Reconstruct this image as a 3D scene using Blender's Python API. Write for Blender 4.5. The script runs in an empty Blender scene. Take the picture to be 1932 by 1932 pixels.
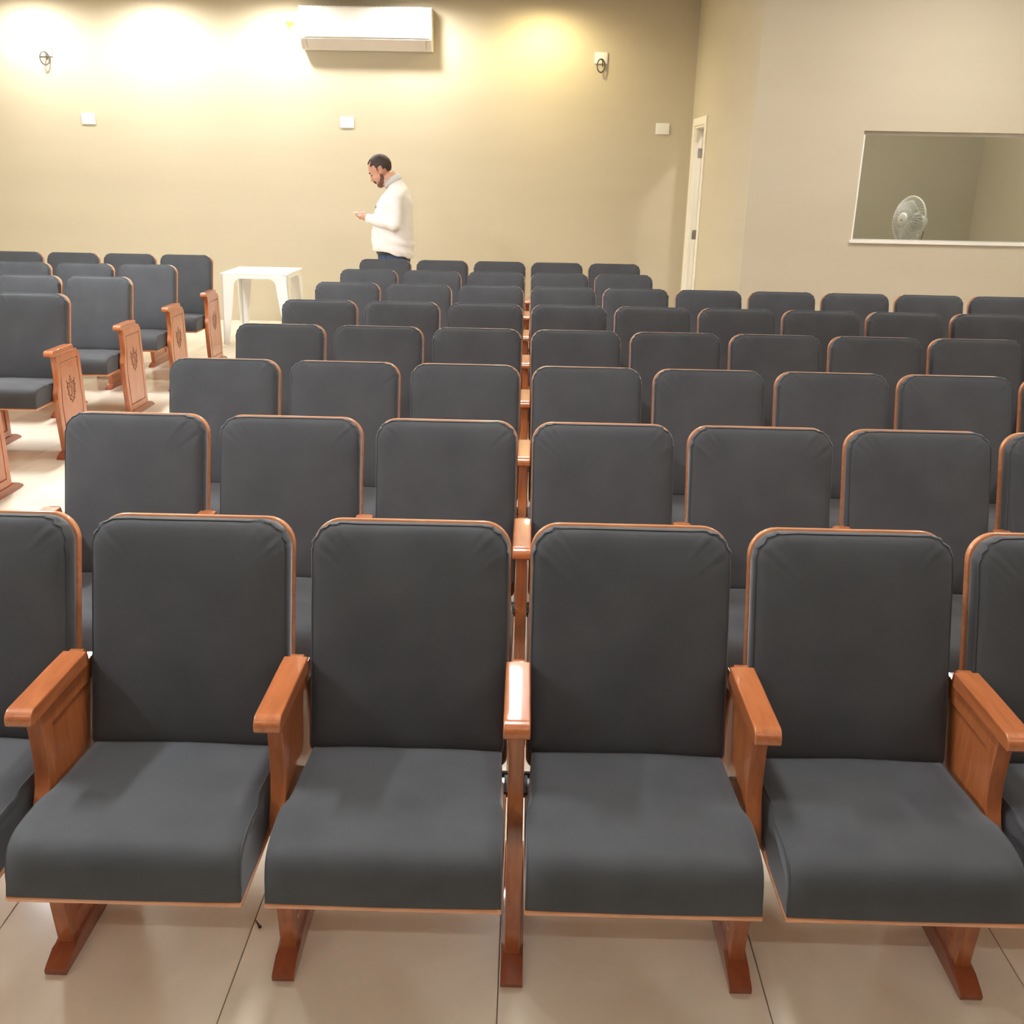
import bpy, bmesh, math, random
from mathutils import Vector, Matrix
random.seed(7)
S = bpy.context.scene
COL = S.collection
R = math.radians

# ------------------------------------------------------------------ camera
cam_d = bpy.data.cameras.new('camera'); cam = bpy.data.objects.new('camera', cam_d); COL.objects.link(cam)
cam_d.sensor_width = 36.0; cam_d.sensor_height = 36.0; cam_d.lens = 1850.2/1932*36.0
cam_d.clip_start = .05; cam_d.clip_end = 60
_r = Vector((0.99965969, 0.01896406, 0.01791293)); _u = Vector((-0.0231622, 0.3293549, 0.94392206))
_w = Vector((-0.01200088, 0.94401574, -0.32968207))
M = Matrix.Identity(4)
for i in range(3):
    M[i][0] = _r[i]; M[i][1] = _u[i]; M[i][2] = -_w[i]
M.translation = Vector((0.0032, 0.0, 1.7548))
cam.matrix_world = M
S.camera = cam

# ------------------------------------------------------------------ world, exposure
W = bpy.data.worlds.new('world'); S.world = W; W.use_nodes = True
W.node_tree.nodes['Background'].inputs[0].default_value = (.9, .95, 1, 1)
W.node_tree.nodes['Background'].inputs[1].default_value = .02
S.view_settings.view_transform = 'Standard'; S.view_settings.look = 'None'
S.view_settings.gamma = 1.0; S.view_settings.use_curve_mapping = False
S.view_settings.exposure = 0.10
PANEL_E = 50.0          # ceiling fixtures
SPOT_W = 150.0           # wall-washing downlights
CEIL = 3.50
YB = 11.73              # back wall
XR = 1.774              # recess wall
YBO = 8.455             # booth wall
XL = -6.9
XE = 5.02
YF = -3.6

# ------------------------------------------------------------------ materials
def mat(name, col, rough=.5, metal=0., **kw):
    m = bpy.data.materials.new(name); m.use_nodes = True
    b = m.node_tree.nodes['Principled BSDF']
    b.inputs['Base Color'].default_value = (*col, 1); b.inputs['Roughness'].default_value = rough
    b.inputs['Metallic'].default_value = metal
    for k, v in kw.items():
        k2 = k.replace('_', ' ')
        if k2 in b.inputs: b.inputs[k2].default_value = v
    return m
def nodes(m): return m.node_tree.nodes, m.node_tree.links, m.node_tree.nodes['Principled BSDF']
def noise_col(m, c1, c2, scale=(1, 1, 1), nscale=5., detail=4., bump=0., bdist=.002, rng=(.3, .7), rand=0., dist=0.):
    N, L, b = nodes(m)
    tc = N.new('ShaderNodeTexCoord'); mp = N.new('ShaderNodeMapping'); mp.inputs['Scale'].default_value = scale
    L.new(tc.outputs['Object'], mp.inputs[0])
    src = mp.outputs[0]
    if rand:
        oi = N.new('ShaderNodeObjectInfo'); ad = N.new('ShaderNodeVectorMath'); ad.operation = 'ADD'
        sc = N.new('ShaderNodeVectorMath'); sc.operation = 'SCALE'; sc.inputs['Scale'].default_value = rand
        cx = N.new('ShaderNodeCombineXYZ')
        for k in range(3): L.new(oi.outputs['Random'], cx.inputs[k])
        L.new(cx.outputs[0], sc.inputs[0]); L.new(src, ad.inputs[0]); L.new(sc.outputs[0], ad.inputs[1]); src = ad.outputs[0]
    nz = N.new('ShaderNodeTexNoise'); nz.inputs['Scale'].default_value = nscale; nz.inputs['Detail'].default_value = detail
    nz.inputs['Distortion'].default_value = dist
    L.new(src, nz.inputs['Vector'])
    cr = N.new('ShaderNodeValToRGB'); cr.color_ramp.elements[0].position = rng[0]; cr.color_ramp.elements[1].position = rng[1]
    cr.color_ramp.elements[0].color = (*c1, 1); cr.color_ramp.elements[1].color = (*c2, 1)
    L.new(nz.outputs[0], cr.inputs[0]); L.new(cr.outputs[0], b.inputs['Base Color'])
    if bump:
        bp = N.new('ShaderNodeBump'); bp.inputs['Strength'].default_value = bump; bp.inputs['Distance'].default_value = bdist
        L.new(nz.outputs[0], bp.inputs['Height']); L.new(bp.outputs[0], b.inputs['Normal'])
    return nz, cr, src

def wood(name, scale, light=False):
    m = mat(name, (.4, .13, .045), .3)
    N, L, b = nodes(m)
    c1, c2 = ((.34, .098, .030), (.50, .165, .058)) if not light else ((.48, .18, .075), (.64, .28, .13))
    noise_col(m, c1, c2, scale, 6., 5., rng=(.28, .75), rand=7., dist=.6)
    b.inputs['Coat Weight'].default_value = .7; b.inputs['Coat Roughness'].default_value = .05
    return m
WOOD_V = wood('varnished_wood_upright', (9, 9, 1.2))
WOOD_H = wood('varnished_wood_along', (9, 1.2, 9))
WOOD_X = wood('plywood_edge', (1.6, 9, 9), True)
WOOD_D = wood('foot_wood_shaded', (9, 1.2, 9))  # same wood for the foot rails, shade of their facing put into the colour
nodes(WOOD_D)[0]
for n in nodes(WOOD_D)[0]:
    if n.type == 'VALTORGB':
        n.color_ramp.elements[0].color = (.23, .058, .023, 1); n.color_ramp.elements[1].color = (.33, .09, .036, 1)
ENG = mat('engraving', (.10, .035, .015), .6)

FAB = mat('charcoal_fabric', (.05, .05, .052), .72)
nodes(FAB)[2].inputs['Sheen Weight'].default_value = .32
nodes(FAB)[2].inputs['Sheen Roughness'].default_value = .35
nodes(FAB)[2].inputs['Sheen Tint'].default_value = (.85, .9, 1, 1)
nodes(FAB)[2].inputs['Specular IOR Level'].default_value = .35
_nz, _cr, _src = noise_col(FAB, (.046, .049, .056), (.061, .065, .073), (1, 1, 1), 7., 4., rng=(.3, .75), rand=9.)
def weave(m, scale, strength, src):
    N, L, b = nodes(m)
    v = N.new('ShaderNodeTexNoise'); v.inputs['Scale'].default_value = scale; v.inputs['Detail'].default_value = 2
    L.new(src, v.inputs['Vector'])
    bp = N.new('ShaderNodeBump'); bp.inputs['Strength'].default_value = strength; bp.inputs['Distance'].default_value = .001
    L.new(v.outputs[0], bp.inputs['Height']); L.new(bp.outputs[0], b.inputs['Normal'])
weave(FAB, 240., .25, _src)

WALL = mat('olive_beige_paint', (.60, .52, .36), .75)
noise_col(WALL, (.545, .485, .365), (.580, .520, .397), (.35, .35, 2.2), 1.6, 5., bump=.12, bdist=.01, rng=(.25, .75))
WALL_B = mat('booth_paint', (.46, .40, .30), .8)
noise_col(WALL_B, (.44, .40, .31), (.49, .45, .36), (.5, .5, 1), 1.5, 3.)
CEILM = mat('ceiling_white', (.75, .72, .66), .8)
noise_col(CEILM, (.74, .71, .65), (.78, .75, .69), (1, 1, 1), 1.2, 3.)
FRONT_DARK = mat('bounce_cut_dark', (.12, .07, .04), .5)  # invented dark finish for the unseen front wall, cuts bounced light
noise_col(FRONT_DARK, (.10, .055, .03), (.15, .085, .05), (6, 6, .6), 3., 4.)
CREAM = mat('cream_lacquer', (.86, .80, .64), .4)
noise_col(CREAM, (.88, .84, .73), (.92, .88, .78), (1, 1, 1), 2., 2.)
WHITE = mat('white_plastic', (.88, .88, .86), .35)
noise_col(WHITE, (.86, .86, .84), (.90, .90, .88), (1, 1, 1), 3., 2.)
WHITE2 = mat('greyed_plastic', (.60, .56, .53), .4)
noise_col(WHITE2, (.70, .655, .62), (.74, .69, .655), (1, 1, 1), 3., 2.)
SILLM = mat('sill_white', (.86, .82, .76), .35)
noise_col(SILLM, (.84, .80, .74), (.9, .86, .80), (1, 1, 1), 2., 2.)
CABLE = mat('grey_cable', (.10, .09, .075), .5)
noise_col(CABLE, (.09, .08, .065), (.12, .11, .09), (1, 1, 1), 20., 2.)
METAL = mat('steel', (.45, .45, .46), .35, 1.)
noise_col(METAL, (.35, .35, .36), (.5, .5, .5), (1, 1, 1), 20., 2.)
GROUT = mat('grout', (.16, .14, .12), .9)
noise_col(GROUT, (.20, .175, .15), (.27, .24, .20), (1, 1, 1), 8., 2.)
TILE = mat('polished_beige_tile', (.62, .54, .45), .2)
_nz, _cr, _src = noise_col(TILE, (.66, .61, .505), (.86, .80, .68), (1, 1, 1), 1.7, 7., rng=(.32, .7), rand=23., dist=.7)
def tile_veins(m, src):
    N, L, b = nodes(m)
    nz = N.new('ShaderNodeTexNoise'); nz.inputs['Scale'].default_value = 1.9; nz.inputs['Detail'].default_value = 3
    nz.inputs['Distortion'].default_value = 1.6
    L.new(src, nz.inputs['Vector'])
    a = N.new('ShaderNodeMath'); a.operation = 'SUBTRACT'; a.inputs[1].default_value = .5
    L.new(nz.outputs[0], a.inputs[0])
    ab = N.new('ShaderNodeMath'); ab.operation = 'ABSOLUTE'; L.new(a.outputs[0], ab.inputs[0])
    cr = N.new('ShaderNodeValToRGB'); cr.color_ramp.elements[0].position = 0.; cr.color_ramp.elements[1].position = .006
    cr.color_ramp.elements[0].color = (.30, .30, .30, 1); cr.color_ramp.elements[1].color = (0, 0, 0, 1)
    L.new(ab.outputs[0], cr.inputs[0])
    mx = N.new('ShaderNodeMix'); mx.data_type = 'RGBA'; mx.inputs[7].default_value = (.80, .74, .64, 1)
    L.new(cr.outputs[0], mx.inputs[0]); L.new(_cr.outputs[0], mx.inputs[6]); L.new(mx.outputs[2], b.inputs['Base Color'])
    b.inputs['Roughness'].default_value = .13; b.inputs['Specular IOR Level'].default_value = .6
tile_veins(TILE, _src)
def emis(name, col, e):
    m = mat(name, (.9, .9, .9), .5); b = nodes(m)[2]
    b.inputs['Emission Color'].default_value = (*col, 1); b.inputs['Emission Strength'].default_value = e
    return m
PANEL = emis('lamp_diffuser', (1.0, .965, .92), PANEL_E)
PANEL2 = emis('stage_lamp_diffuser', (1.0, .97, .92), 80.)
PANEL3 = emis('aisle_lamp_diffuser', (.96, .99, 1.0), PANEL_E*3.0)
SPOTM = emis('downlight_lens', (1.0, .85, .6), 12.)

# ------------------------------------------------------------------ helpers
def link(o, parent=None):
    COL.objects.link(o)
    if parent: o.parent = parent
    return o
def obj(name, bm, m, parent=None, smooth=False, loc=None):
    bmesh.ops.recalc_face_normals(bm, faces=bm.faces)
    me = bpy.data.meshes.new(name); bm.to_mesh(me); bm.free()
    if m: me.materials.append(m)
    if smooth: me.polygons.foreach_set('use_smooth', [True]*len(me.polygons))
    o = bpy.data.objects.new(name, me); link(o, parent)
    if loc: o.location = loc
    return o
def auto(o, ang=35):
    me = o.data; me.polygons.foreach_set('use_smooth', [True]*len(me.polygons))
    me.set_sharp_from_angle(angle=R(ang))
    return o
def thing(name, label, cat, loc=(0, 0, 0), rz=0., group=None):
    o = bpy.data.objects.new(name, None); link(o); o.location = loc; o.rotation_euler = (0, 0, rz)
    o.empty_display_size = .1
    o['label'] = label; o['category'] = cat
    if group: o['group'] = group
    return o
def tag(o, label, cat, group=None):
    o['label'] = label; o['category'] = cat
    if group: o['group'] = group
    return o
def struct(name, bm, m, parent=None, smooth=False):
    o = obj(name, bm, m, parent, smooth)
    o['kind'] = 'structure'; return o
def NB(): return bmesh.new()
def box(bm, x0, x1, y0, y1, z0, z1, bev=0., seg=2):
    b2 = bmesh.new() if bev else bm
    v = [b2.verts.new((x, y, z)) for x in (x0, x1) for y in (y0, y1) for z in (z0, z1)]
    for f in ((0, 1, 3, 2), (4, 6, 7, 5), (0, 4, 5, 1), (2, 3, 7, 6), (0, 2, 6, 4), (1, 5, 7, 3)):
        b2.faces.new([v[i] for i in f])
    if bev:
        bmesh.ops.recalc_face_normals(b2, faces=b2.faces)
        bmesh.ops.bevel(b2, geom=list(b2.edges), offset=bev, segments=seg, affect='EDGES', profile=.5)
        merge(bm, b2)
def merge(bm, b2, mtx=None):
    mp = {}
    for v in b2.verts: mp[v] = bm.verts.new(mtx @ v.co if mtx else v.co)
    for f in b2.faces:
        try: bm.faces.new([mp[v] for v in f.verts])
        except ValueError: pass
    b2.free()
def prism(bm, prof, x0, x1, bev=0., seg=2, axis='x'):
    """closed profile [(a,b)] extruded along an axis"""
    b2 = bmesh.new()
    def P(t, a, b): return {'x': (t, a, b), 'y': (a, t, b), 'z': (a, b, t)}[axis]
    A = [b2.verts.new(P(x0, a, b)) for a, b in prof]; B = [b2.verts.new(P(x1, a, b)) for a, b in prof]
    n = len(prof)
    b2.faces.new(A[::-1]); b2.faces.new(B)
    for i in range(n): b2.faces.new((A[i], A[(i+1) % n], B[(i+1) % n], B[i]))
    bmesh.ops.recalc_face_normals(b2, faces=b2.faces)
    if bev:
        ed = [e for e in b2.edges if any(len(f.verts) == n for f in e.link_faces)] if n > 4 else list(b2.edges)
        bmesh.ops.bevel(b2, geom=ed, offset=bev, segments=seg, affect='EDGES', profile=.5, clamp_overlap=True)
    merge(bm, b2)
def tube(bm, pts, rad, n=10, closed=False):
    pts = [Vector(p) for p in pts]; k = len(pts); rings = []
    rr = rad if isinstance(rad, (list, tuple)) else [rad]*k
    prev = None
    for i, p in enumerate(pts):
        a = pts[(i-1) % k] if (closed or i > 0) else p; c = pts[(i+1) % k] if (closed or i < k-1) else p
        t = (c-a).normalized()
        if prev is None: u = t.orthogonal().normalized()
        else: u = (prev - t*prev.dot(t)).normalized()
        prev = u; v = t.cross(u)
        rings.append([bm.verts.new(p + (u*math.cos(2*math.pi*j/n) + v*math.sin(2*math.pi*j/n))*rr[i]) for j in range(n)])
    for i in range(k if closed else k-1):
        A, B = rings[i], rings[(i+1) % k]
        for j in range(n): bm.faces.new((A[j], A[(j+1) % n], B[(j+1) % n], B[j]))
    if not closed:
        bm.faces.new(rings[0][::-1]); bm.faces.new(rings[-1])
def lathe(bm, prof, n=24, mtx=None):
    """prof [(r,z)] about z"""
    rings = []
    for r, z in prof:
        if r < 1e-6: rings.append([bm.verts.new((mtx @ Vector((0, 0, z))) if mtx else (0, 0, z))])
        else:
            rings.append([])
            for j in range(n):
                v = Vector((r*math.cos(2*math.pi*j/n), r*math.sin(2*math.pi*j/n), z))
                rings[-1].append(bm.verts.new(mtx @ v if mtx else v))
    for A, B in zip(rings, rings[1:]):
        for j in range(n):
            a, b = A[j % len(A)], A[(j+1) % len(A)]; c, d = B[(j+1) % len(B)], B[j % len(B)]
            vs = []
            for x in (a, b, c, d):
                if x not in vs: vs.append(x)
            if len(vs) > 2: bm.faces.new(vs)
def ell(bm, c, r, mtx=None, nu=20, nv=14):
    b2 = bmesh.new(); bmesh.ops.create_uvsphere(b2, u_segments=nu, v_segments=nv, radius=1.)
    for v in b2.verts: v.co = Vector((v.co.x*r[0]+c[0], v.co.y*r[1]+c[1], v.co.z*r[2]+c[2]))
    merge(bm, b2, mtx)
def loft(bm, secs, n=28, mtx=None):
    """secs: (cx,cy,z,rx,ry[,power]) closed both ends"""
    rings = []
    for s in secs:
        cx, cy, z, rx, ry = s[:5]; pw = s[5] if len(s) > 5 else 1.
        ring = []
        for j in range(n):
            a = 2*math.pi*j/n; c_, s_ = math.cos(a), math.sin(a)
            v = Vector((cx+rx*math.copysign(abs(c_)**pw, c_), cy+ry*math.copysign(abs(s_)**pw, s_), z))
            ring.append(bm.verts.new(mtx @ v if mtx else v))
        rings.append(ring)
    for A, B in zip(rings, rings[1:]):
        for j in range(n): bm.faces.new((A[j], A[(j+1) % n], B[(j+1) % n], B[j]))
    bm.faces.new(rings[0][::-1]); bm.faces.new(rings[-1])

# ------------------------------------------------------------------ room shell
bm = NB(); box(bm, XL-.2, XE+.2, YF-.2, YB+.2, -.15, -.008); floor = struct('floor', bm, GROUT)
# individual porcelain tiles, 60 x 123 cm, 2 mm joints
tb = NB(); TX, TY = .605, 1.235
box(tb, .001, TX-.001, .001, TY-.001, -.008, 0, .0012, 1)
tm = obj('floor_tile', tb, TILE, floor)
first = True
x = -.03 - 12*TX
tiles = []
while x < XE:
    y = 1.60 - 2*TY
    while y < YB:
        tiles.append((x, y)); y += TY
    x += TX
tiles = [(x, y) for x, y in tiles if x+TX > XL and not (x > XR+.1 and y > YBO+.2)]
for i, (x, y) in enumerate(tiles):
    o = tm if i == 0 else tm.copy()
    if i: link(o, floor)
    o.location = (x, y, 0)
# the tiles of the parts nobody sees singly: behind the camera and in the closed rooms
bm = NB()
for x0, x1, y0, y1 in ((XL, XE, YF, 1.60-2*TY-.002), (XR+.2, XE, YBO+.8, YB)):
    box(bm, x0, x1, y0, y1, -.008, -.0002)
o = obj('floor_tile_field', bm, TILE, floor); o['kind'] = 'stuff'

bm = NB(); box(bm, XL-.2, XE+.2, YF-.2, YB+.2, CEIL, CEIL+.12); struct('ceiling', bm, CEILM)
bm = NB(); box(bm, XL-.2, XR, YB, YB+.15, 0, CEIL); struct('wall_back', bm, WALL)
bm = NB(); box(bm, XR, XE+.2, YB, YB+.15, 0, CEIL); struct('wall_booth_back', bm, WALL_B)
bm = NB(); box(bm, XL-.2, XL, YF, YB, 0, CEIL); struct('wall_left', bm, WALL)
bm = NB(); box(bm, XE, XE+.2, YF, YB, 0, CEIL); struct('wall_right', bm, WALL)
bm = NB(); box(bm, XL, XE, YF-.2, YF, 0, CEIL); struct('wall_front', bm, FRONT_DARK)
# recess wall with the door opening
DY0, DY1, DZ = 10.80, 11.50, 2.235
WT = .15
bm = NB()
box(bm, XR, XR+WT, YBO+.0, DY0, 0, CEIL); box(bm, XR, XR+WT, DY1, YB, 0, CEIL); box(bm, XR, XR+WT, DY0, DY1, DZ, CEIL)
struct('wall_recess', bm, WALL)
# booth wall with the window opening
WX0, WX1, WZ0, WZ1 = 2.655, 4.85, 1.235, 2.098
bm = NB()
box(bm, XR+WT, WX0, YBO, YBO+WT, 0, CEIL); box(bm, WX1, XE, YBO, YBO+WT, 0, CEIL)
box(bm, WX0, WX1, YBO, YBO+WT, 0, WZ0); box(bm, WX0, WX1, YBO, YBO+WT, WZ1, CEIL)
struct('wall_booth', bm, WALL)
# window: frame, pane, sill
win = bpy.data.objects.new('window_1', None); link(win); win['kind'] = 'structure'
bm = NB()
box(bm, WX0, WX0+.012, YBO-.004, YBO+WT, WZ0, WZ1-.03); box(bm, WX1-.012, WX1, YBO-.004, YBO+WT, WZ0, WZ1-.03)
obj('window_frame', bm, SILLM, win)
bm = NB(); box(bm, WX0-.012, WX1+.01, YBO-.02, YBO+WT+.01, WZ0-.004, WZ0+.022, .003); obj('window_sill', bm, SILLM, win)
bm = NB(); box(bm, WX0+.012, WX1-.012, YBO+.07, YBO+.085, WZ1-.028, WZ1, .002); obj('top_track', bm, WHITE2, win)
GLASS = mat('window_glass', (.95, .97, .95), .02); nodes(GLASS)[2].inputs['Transmission Weight'].default_value = 1.
nodes(GLASS)[2].inputs['IOR'].default_value = 1.45
def glass_mix(m):
    N, L, b = nodes(m); out = [n for n in N if n.type == 'OUTPUT_MATERIAL'][0]
    tr = N.new('ShaderNodeBsdfTransparent'); tr.inputs[0].default_value = (.93, .95, .93, 1)
    gl = N.new('ShaderNodeBsdfGlossy'); gl.inputs['Roughness'].default_value = .03
    fr = N.new('ShaderNodeFresnel'); fr.inputs[0].default_value = 1.5
    mx = N.new('ShaderNodeMixShader'); L.new(fr.outputs[0], mx.inputs[0]); L.new(tr.outputs[0], mx.inputs[1]); L.new(gl.outputs[0], mx.inputs[2])
    L.new(mx.outputs[0], out.inputs[0])
glass_mix(GLASS)
bm = NB(); box(bm, WX0+.012, WX1-.012, YBO+.074, YBO+.080, WZ0+.022, WZ1-.028); obj('window_pane', bm, GLASS, win)
# door: casing, lining, leaf standing open into the next room
door = bpy.data.objects.new('door_1', None); link(door); door['kind'] = 'structure'
bm = NB(); c = .075
box(bm, XR-.016, XR, DY0-c, DY0+.004, 0, DZ+c, .003, 1); box(bm, XR-.016, XR, DY1-.004, DY1+c, 0, DZ+c, .003, 1)
box(bm, XR-.016, XR, DY0+.004, DY1-.004, DZ-.004, DZ+c, .003, 1)
obj('door_casing', bm, CREAM, door)
bm = NB()
box(bm, XR-.002, XR+WT+.002, DY0, DY0+.025, 0, DZ); box(bm, XR-.002, XR+WT+.002, DY1-.025, DY1, 0, DZ)
box(bm, XR-.002, XR+WT+.002, DY0+.025, DY1-.025, DZ-.025, DZ)
box(bm, XR+.012, XR+.030, DY1-.037, DY1-.025, 0, DZ-.025)
obj('door_lining', bm, CREAM, door)
bm = NB(); box(bm, XR+.105, XR+.80, DY1-.075, DY1-.04, .008, DZ-.03, .003, 1)
leaf = obj('door_leaf', bm, CREAM, door)
for z in (1.96, 1.10, .25):
    bm = NB(); box(bm, XR+.045, XR+.095, DY1-.030, DY1-.0255+.001, z-.05, z+.05)
    tube(bm, [(XR+.100, DY1-.034, z-.052), (XR+.100, DY1-.034, z+.052)], .008, 10)
    obj('door_hinge', bm, METAL, door)

# ------------------------------------------------------------------ lamps of the room
def fixture(x, y, label, lx=.15, ly=.61, pm=None):
    t = thing('ceiling_light', label, 'ceiling light', (x, y, CEIL), 0, 'surface lights of the ceiling')
    bm = NB(); box(bm, -lx-.02, lx+.02, -ly-.02, ly+.02, -.05, 0, .006, 1); obj('housing', bm, WHITE, t)
    bm = NB(); box(bm, -lx, lx, -ly, ly, -.058, -.0505, .003, 1); obj('diffuser', bm, pm or PANEL, t)
names = {(-3.5): 'above the aisle', (-.13): 'above the middle', (3.3): 'on the right'}
for x in (-3.5, -.13, 3.3):
    for y, n in ((2.4, 'over the front row'), (6.75, 'over the sixth row')):
        fixture(x, y, 'long white ceiling light %s, %s' % (names[x], n), pm=PANEL3 if x < -3 else None)
for x, n in ((-5.0, 'leftmost'), (-3.0, 'second from the left'), (-1.0, 'third from the left'), (1.0, 'fourth from the left'), (3.0, 'rightmost')):
    fixture(x, -1.3, 'crosswise white ceiling light behind the photographer, %s' % n, .95, .010, PANEL2)
bl = thing('booth_fill_light', 'added unseen fill light on the booth ceiling', 'ceiling light', (3.0, 9.4, CEIL))  # added out-of-view lamp, there only to brighten the booth interior
bm = NB(); lathe(bm, [(0, -.05), (.12, -.045), (.15, -.02), (.15, 0), (0, 0)], 24); obj('bowl', bm, emis('booth_fill_glow', (1, .95, .90), 190.), bl, True)
def downlight(x, y, w, col, label):
    t = thing('downlight', label, 'ceiling light', (x, y, CEIL), 0, 'downlights along the back wall')
    bm = NB(); lathe(bm, [(.045, -.001), (.060, -.001), (.062, -.004), (.058, -.008), (.046, -.006), (.045, -.001)], 24)
    obj('trim_ring', bm, WHITE, t, True)
    bm = NB(); lathe(bm, [(0, -.004), (.043, -.004), (.043, -.002), (0, -.002)], 20); obj('lens', bm, SPOTM, t)
    ld = bpy.data.lights.new('spot', 'SPOT'); ld.energy = w; ld.color = col; ld.spot_size = R(176); ld.spot_blend = .75
    ld.shadow_soft_size = .07
    lo = bpy.data.objects.new('bulb', ld); link(lo, t); lo.location = (0, 0, -.02)
for x, w, col, lb in ((-5.45, 1, (1, .955, .87), 'leftmost downlight by the back wall'), (-4.08, 1.1, (1, .96, .89), 'downlight by the back wall, second from the left'),
                  (-2.72, 1., (1, .955, .88), 'downlight left of the air conditioner'), (-1.25, .9, (1, .94, .84), 'downlight above the right half of the air conditioner'),
                  (.10, .70, (1, .84, .45), 'yellow downlight right of the air conditioner')):
    downlight(x, 11.20, SPOT_W*w, col, lb)

# ------------------------------------------------------------------ chair meshes (local: x across, -y to the front; y=0 top of the back shell)
CA, SA = math.cos(R(16)), math.sin(R(16))
def bk(x, n, t): return (x, t*SA - n*CA, .957 + t*CA + n*SA)
def rr_outline(w, t0, t1, rt, rb, k=9):
    pts = []
    for cx, ct, r, a0 in ((w-rt, t1-rt, rt, 0), (-(w-rt), t1-rt, rt, 90), (-(w-rb), t0+rb, rb, 180), (w-rb, t0+rb, rb, 270)):
        for j in range(k):
            a = R(a0 + 90*j/(k-1)); pts.append((cx + r*math.cos(a), ct + r*math.sin(a)))
    # extra points along the long sides
    out = []
    for i, p in enumerate(pts):
        q = pts[(i+1) % len(pts)]; out.append(p)
        d = math.hypot(q[0]-p[0], q[1]-p[1]); m = int(d/.03)
        for j in range(1, m): out.append((p[0]+(q[0]-p[0])*j/m, p[1]+(q[1]-p[1])*j/m))
    return out
def shell_mesh():
    bm = NB(); ol = rr_outline(.2375, -.60, 0, .068, .03)
    rings = []
    for n, d in ((-.004, .005), (-.003, .002), (0, 0), (.011, 0), (.0145, .0015), (.016, .004)):
        rings.append([bm.verts.new(bk(x*(1-d/.2375), n, -.3+(t+.3)*(1-d/.3))) for x, t in ol])
    for A, B in zip(rings, rings[1:]):
        for j in range(len(ol)): bm.faces.new((A[j], A[(j+1) % len(ol)], B[(j+1) % len(ol)], B[j]))
    bm.faces.new(rings[0]); bm.faces.new(rings[-1])
    return bm
def cushion_mesh(seed):
    rnd = random.Random(seed); bm = NB(); w, t0, t1 = .2335, -.555, -.006; tc = (t0+t1)/2; h = (t1-t0)/2
    ol = rr_outline(w, t0, t1, .066, .018, 13); n_ = len(ol)
    ph = [rnd.uniform(0, 6.28) for _ in range(6)]
    rings = []
    spec = [(.0155, .004, 0), (.020, .001, 0), (.035, 0, .35), (.050, .0, .8), (.058, .001, 1.), (.0640, .0035, .9), (.0625, .0060, .3), (.0670, .0105, .5), (.0700, .015, .9), (.0735, .026, .5), (.0755, .045, .2), (.078, .08, .05), (.0795, .13, 0), (.080, .19, 0)]
    for n, d, wr in spec:
        ring = []
        for i, (x, t) in enumerate(ol):
            # puckering only where the cloth turns the upper corners (and a little down the sides)
            cx, ct = abs(x)/w, (t-tc)/h
            c = max(0, min(1, (ct-.62)/.2))*max(0, min(1, (cx-.5)/.25))*1.0 + .10*max(0, cx-.9)*10*max(0, min(1, (ct+.2)))
            a = i*1.9
            amp = c*wr*.0026*(math.sin(a+ph[0])+.6*math.sin(a*.57+ph[1])+.4*math.sin(a*1.37+ph[2]))
            amp += wr*.0008*math.sin(i*.31+ph[3])
            sx = 1-d/w; st = 1-d/h
            ring.append(bm.verts.new(bk(x*sx*(1-amp/w*.8), n+amp*.9, tc+(t-tc)*st*(1-amp/h*.6))))
        rings.append(ring)
    for A, B in zip(rings, rings[1:]):
        for j in range(n_): bm.faces.new((A[j], A[(j+1) % n_], B[(j+1) % n_], B[j]))
    bm.faces.new(rings[0])
    cv = bm.verts.new(bk(0, .0803, tc)); A = rings[-1]
    for j in range(n_): bm.faces.new((A[j], A[(j+1) % n_], cv))
    return bm
SEATP = [(-.634, .362), (-.633, .385), (-.630, .41), (-.625, .432), (-.617, .449), (-.605, .461), (-.588, .469), (-.565, .474),
         (-.53, .476), (-.495, .4755), (-.478, .475), (-.466, .4745), (-.45, .474), (-.432, .472), (-.42, .471), (-.36, .466), (-.30, .461), (-.24, .456), (-.18, .452), (-.172, .445), (-.168, .42), (-.168, .362), (-.30, .362), (-.432, .362), (-.466, .362), (-.478, .362), (-.55, .362)]
def seat_mesh(seed):
    rnd = random.Random(seed); bm = NB(); ph = rnd.uniform(0, 6)
    cy, cz = -.40, .41
    xs = [(-.2365, .012), (-.2365, .006), (-.2345, .0025), (-.2315, .0030), (-.229, .0005)] + [(-.229+.458*i/12, 0) for i in range(1, 12)]
    xs = xs + [(-a, b) for a, b in xs[:5][::-1]]
    rings = []
    for x, d in xs:
        ring = []
        for (y, z) in SEATP:
            k = 1. if y < -.475 else .952 if y > -.43 else 1-.048*(y+.475)/.045
            dy = (d if y < cy else -d) if z > .365 else 0
            dz = -d if z > cz else 0
            crown = .005*(1-(x/.2365)**2) if z > .45 else (0.)
            wr = .0012*math.sin(y*40+x*23+ph) if z > .455 else 0
            ring.append(bm.verts.new((x*k, y+dy-(.004*(1-(x/.2365)**2) if y < -.6 else 0), z+dz+crown+wr)))
        rings.append(ring)
    n_ = len(SEATP)
    for A, B in zip(rings, rings[1:]):
        for j in range(n_): bm.faces.new((A[j], A[(j+1) % n_], B[(j+1) % n_], B[j]))
    bm.faces.new(rings[0][::-1]); bm.faces.new(rings[-1])
    return bm
def seat_board_mesh():
    bm = NB(); box(bm, -.2385, .2385, -.636, -.155, .349, .3615, .004, 2)
    return bm
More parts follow.
